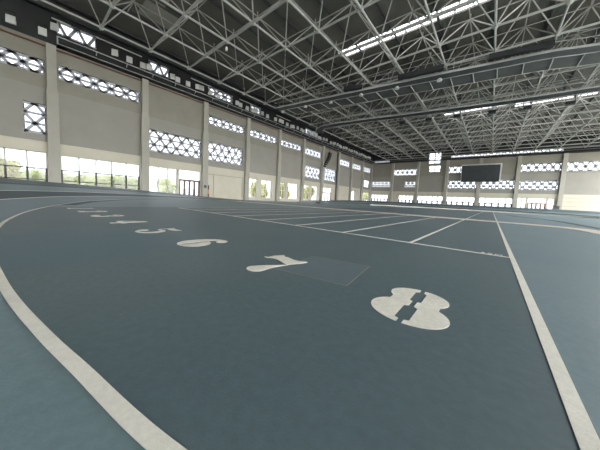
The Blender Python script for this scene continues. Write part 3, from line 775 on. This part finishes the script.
# linear lamps above the floodlights
for k, (ya, yb) in enumerate(((-2.3, -1.3), (.1, 3.2), (7.6, 9.8), (13.6, 16.2), (20, 23))):
    t = thing('tube_lamp', 'long pale tube lamp above the left wall floodlights, %s from the left' % nth(k), 'lamp', (XL + 1.5, (ya + yb) / 2, 12.5), 'tube lamps')
    b = MB(); b.tube((XL + 1.5, ya, 12.55), (XL + 1.5, yb, 12.55), .05, 8); at(b.build('tube', M['trimw']), t)
    for y in (ya + .15, yb - .15):
        b = MB(); b.bar((XL + 1.5, y, 12.6), (XL + 1.5, y, 13.0), .03); at(b.build('hanger', M['dgrey']), t)
# ducts and dark beam behind the lamps
b = MB(); b.tube((XL + .7, YB + .2, 13.75), (XL + .7, YF - .1, 13.75), .32, 12); tag(b.build('ceiling_duct', M['dgrey']), 'long dark round duct in the roof corner above the left wall', 'duct')
# far wall catwalk
t = thing('wall_catwalk', 'dark catwalk with lamps along the top of the far wall', 'catwalk', (CX, YF - .5, 11.2))
b = MB(); b.box(XL + 1.1, YF - 1.0, 11.1, XR - .1, YF, 11.2); at(b.build('deck', M['black']), t)
b = MB(); b.pipe([(XL + 1.1, YF - 1.0, 12.05), (XR - .1, YF - 1.0, 12.05)], .03, 5); at(b.build('handrail', M['rail']), t)
b = MB(); b.pipe([(XL + 1.1, YF - 1.0, 11.5), (XR - .1, YF - 1.0, 11.5)], .025, 5); at(b.build('handrail', M['rail']), t)

# ------------------------------------------------------------------ objects on the walls
t = thing('scoreboard', 'large dark electronic scoreboard with pale frame on the far wall', 'scoreboard', (-2.85, YF - .5, 6.1))
def sb(u, v, w):                                                    # a board tipped forward at its top
    return (u, YF - .35 - w - (v - 6.0) * .10, v)
b = MB(); x0, x1, z0, z1 = -6.05, .5, 6.05, 9.75
b.hexa([sb(x0, z0, .3), sb(x1, z0, .3), sb(x1, z0, 0), sb(x0, z0, 0), sb(x0, z1, .3), sb(x1, z1, .3), sb(x1, z1, 0), sb(x0, z1, 0)]); at(b.build('casing', M['dgrey']), t)
b = MB(); b.hexa([sb(x0 + .1, z0 + .1, .33), sb(x1 - .1, z0 + .1, .33), sb(x1 - .1, z0 + .1, .3), sb(x0 + .1, z0 + .1, .3), sb(x0 + .1, z1 - .25, .33), sb(x1 - .1, z1 - .25, .33), sb(x1 - .1, z1 - .25, .3), sb(x0 + .1, z1 - .25, .3)]); at(b.build('screen', M['screen']), t)
b = MB()
for a, c_, wd in (((x0, z1 - .1), (x1 + .12, z1 - .1), .22), ((x1 + .03, z0), (x1 + .03, z1), .24), ((x0 + .02, z0), (x0 + .02, z1), .1)):
    b.bar(sb(*a, .3), sb(*c_, .3), wd, .14, up=(0, 1, 0)) if False else b.bar(sb(*a, .32), sb(*c_, .32), .12, wd) if abs(a[1] - c_[1]) < .1 else b.bar(sb(*a, .32), sb(*c_, .32), wd, .12, up=(0, 1, 0))
at(b.build('frame', M['trimw']), t)
b = MB()
for x in (-5, -.6): b.bar((x, YF, 8.6), sb(x, 8.6, .05), .1)
at(b.build('bracket', M['dgrey']), t)

t = thing('line_array_speaker', 'dark curved stack of loudspeakers hanging before the left wall', 'speaker', (XL + 1.0, 36.2, 7.5))
for k in range(8):
    z = 9.85 - .36 * k; x = XL + .95 - .012 * k * k; tl = .05 * k
    b = MB(); ca, sa = math.cos(tl), math.sin(tl)
    cor = []
    for dz in (-.19, .19):
        for dx, dy in ((-.22, -.3), (.22, -.36), (.22, .36), (-.22, .3)):
            cor.append((x + dx * ca + dz * sa * -1, 35.6 - .026 * k * k * .5 + dy - .04 * k, z + dx * sa * -1 + dz * ca))
    b.hexa(cor); at(b.build('speaker_box', M['black']), t)
b = MB(); b.bar((XL + .9, 35.6, 10.0), (XL + .9, 35.6, 11.22), .06); at(b.build('hanger', M['dgrey']), t)

b = MB(); b.tube((XL + .2, COLS[10] - .55, .0), (XL + .2, COLS[10] - .55, 10.85), .14, 8); tag(b.build('downpipe', M['mull']), 'dark vertical downpipe on the left wall right of the speaker', 'pipe')
# post, plate and box
t = thing('marker_post', 'small dark and orange post against the blank cream wall right of the doors', 'post', (XL + .25, 10.4, 0))
b = MB(); b.tube((XL + .25, 10.4, 0), (XL + .25, 10.4, 1.15), .1, 10); at(b.build('post', M['orange']), t)
b = MB(); b.tube((XL + .25, 10.4, 1.15), (XL + .25, 10.4, 1.65), .11, 10); at(b.build('cap', M['mull']), t)
b = MB(); b.tube((XL + .25, 10.4, .25), (XL + .25, 10.4, .6), .112, 10); at(b.build('band', M['mull']), t)
t = thing('wall_sign', 'small dark square plate on the column right of the dark doors', 'sign', (XL + .45, 9.94, 1.45))
b = MB(); b.box(XL + .42, 9.78, 1.3, XL + .445, 10.1, 1.62); at(b.build('plate', M['mull']), t)
t = thing('equipment_box', 'small dark box on the raised track edge at the far wall', 'box', (8.8, 52.0, .9))
b = MB(); b.box(8.55, YF - 1.2, 0, 9.1, YF - .7, 1.5); at(b.build('case', M['mull']), t)
b = MB(); b.box(8.5, YF - 1.25, 1.5, 9.15, YF - .65, 1.58); at(b.build('lid', M['dgrey']), t)
b = MB(); b.hexa([(-21.1, 24.8, .03), (-20.2, 24.6, .03), (-20.1, 26.0, .03), (-21.0, 26.2, .03), (-21.1, 24.8, .14), (-20.2, 24.6, .14), (-20.1, 26.0, .2), (-21.0, 26.2, .2)])
tag(b.build('floor_mat', M['ovald']), 'small dark mat lying on the track before the far left windows', 'mat')

# ------------------------------------------------------------------ outside
def tree(x, y, h, r, m, label, n=700):
    t = thing('tree', label, 'tree', (x, y, -.31), 'trees outside the left windows')
    b = MB(); b.tube((x, y, -.31), (x, y, h * .5), .09 + .01 * h, 7); at(b.build('trunk', M['trunk']), t)
    b = MB(); k = 0
    lobes = [(x + random.uniform(-.5, .5) * r, y + random.uniform(-.5, .5) * r, h * random.uniform(.3, .72), r * random.uniform(.5, .7)) for _ in range(8)]
    for lx, ly, lz, lr in lobes:
        b.ball((lx, ly, lz), lr * .8, 7, 5, .9)
        for _ in range(n // 6):
            v = Vector((random.gauss(0, 1), random.gauss(0, 1), random.gauss(0, 1))).normalized(); p = Vector((lx, ly, lz)) + v * lr * random.uniform(.75, 1.1)
            a = Vector((random.gauss(0, 1), random.gauss(0, 1), random.gauss(0, 1))).normalized() * .13; c_ = v.cross(a).normalized() * .1
            b.quad([p - a, p + c_, p + a, p - c_])
    at(b.build('foliage', m), t)
hd = thing('hedge', 'long pale green hedge outside the ground windows at the left', 'hedge', (-39, -2, -.31))
b = MB(); y = -13.2
while y < 7.6:
    for _ in range(3):
        p0 = Vector((-39 + random.uniform(-.6, .6), y + random.uniform(-.4, .4), random.uniform(.5, 1.75))); r_ = random.uniform(.75, 1.0)
        b.ball(p0, r_ * .85, 7, 5)
        for _ in range(80):
            v = Vector((random.gauss(0, 1), random.gauss(0, 1), random.gauss(0, 1))).normalized(); p = p0 + v * r_ * random.uniform(.75, 1.08)
            a = Vector((random.gauss(0, 1), random.gauss(0, 1), random.gauss(0, 1))).normalized() * .13; c_ = v.cross(a).normalized() * .1
            b.quad([p - a, p + c_, p + a, p - c_])
    y += .8
at(b.build('foliage', M['leafg']), hd)
b = MB()
for k in range(11): b.tube((-39, -13 + 2 * k, -.31), (-39, -13 + 2 * k, .8), .07, 6)
o = at(b.build('stems', M['trunk']), hd); o['kind'] = 'stuff'
tl = [(-34.6, -5.0, 3.3, 1.2, 'leaf', 'taller yellow green tree outside the window left of the first column'),
      (-43, 11.6, 2.8, 2.0, 'leafg', 'pale green tree behind the fence outside the tall window'),
      (-36, 26, 4.0, 2.0, 'leaf', 'yellow tree outside the first narrow windows'), (-36, 33, 4.2, 2.2, 'leaf', 'yellow tree outside the third narrow window'), (-36, 42, 4.2, 2.2, 'leaf', 'yellow tree outside the window left of the reddish doors'),
      (-36, 75, 4.2, 2.5, 'leaf', 'yellow tree outside the last left wall window')]
for x, y, h, r, m, lab in tl: tree(x, y, h, r, M[m], lab)
t = thing('fence', 'white railing fence outside the tall bright window on the left wall', 'fence', (-33, 6, -.31))
b = MB(); b.bar((-33, 2.5, 1.05), (-33, 12, 1.05), .06); b.bar((-33, 2.5, .1), (-33, 12, .1), .06); at(b.build('rail', M['trimw']), t)
b = MB()
for k in range(48): b.bar((-33, 2.5 + .2 * k, -.31), (-33, 2.5 + .2 * k, 1.05), .03)
at(b.build('pickets', M['trimw']), t)

# ------------------------------------------------------------------ light: an overcast white sky
w = bpy.data.worlds.new('sky'); S.world = w; w.use_nodes = True
bg = w.node_tree.nodes['Background']; bg.inputs['Color'].default_value = (.96, .98, 1.0, 1); bg.inputs['Strength'].default_value = 7.5
S.view_settings.view_transform = 'Standard'; S.view_settings.look = 'None'; S.view_settings.gamma = 1
S.view_settings.use_curve_mapping = False; S.view_settings.exposure = .52
S.cycles.max_bounces = 8; S.cycles.diffuse_bounces = 4; S.cycles.transparent_max_bounces = 12
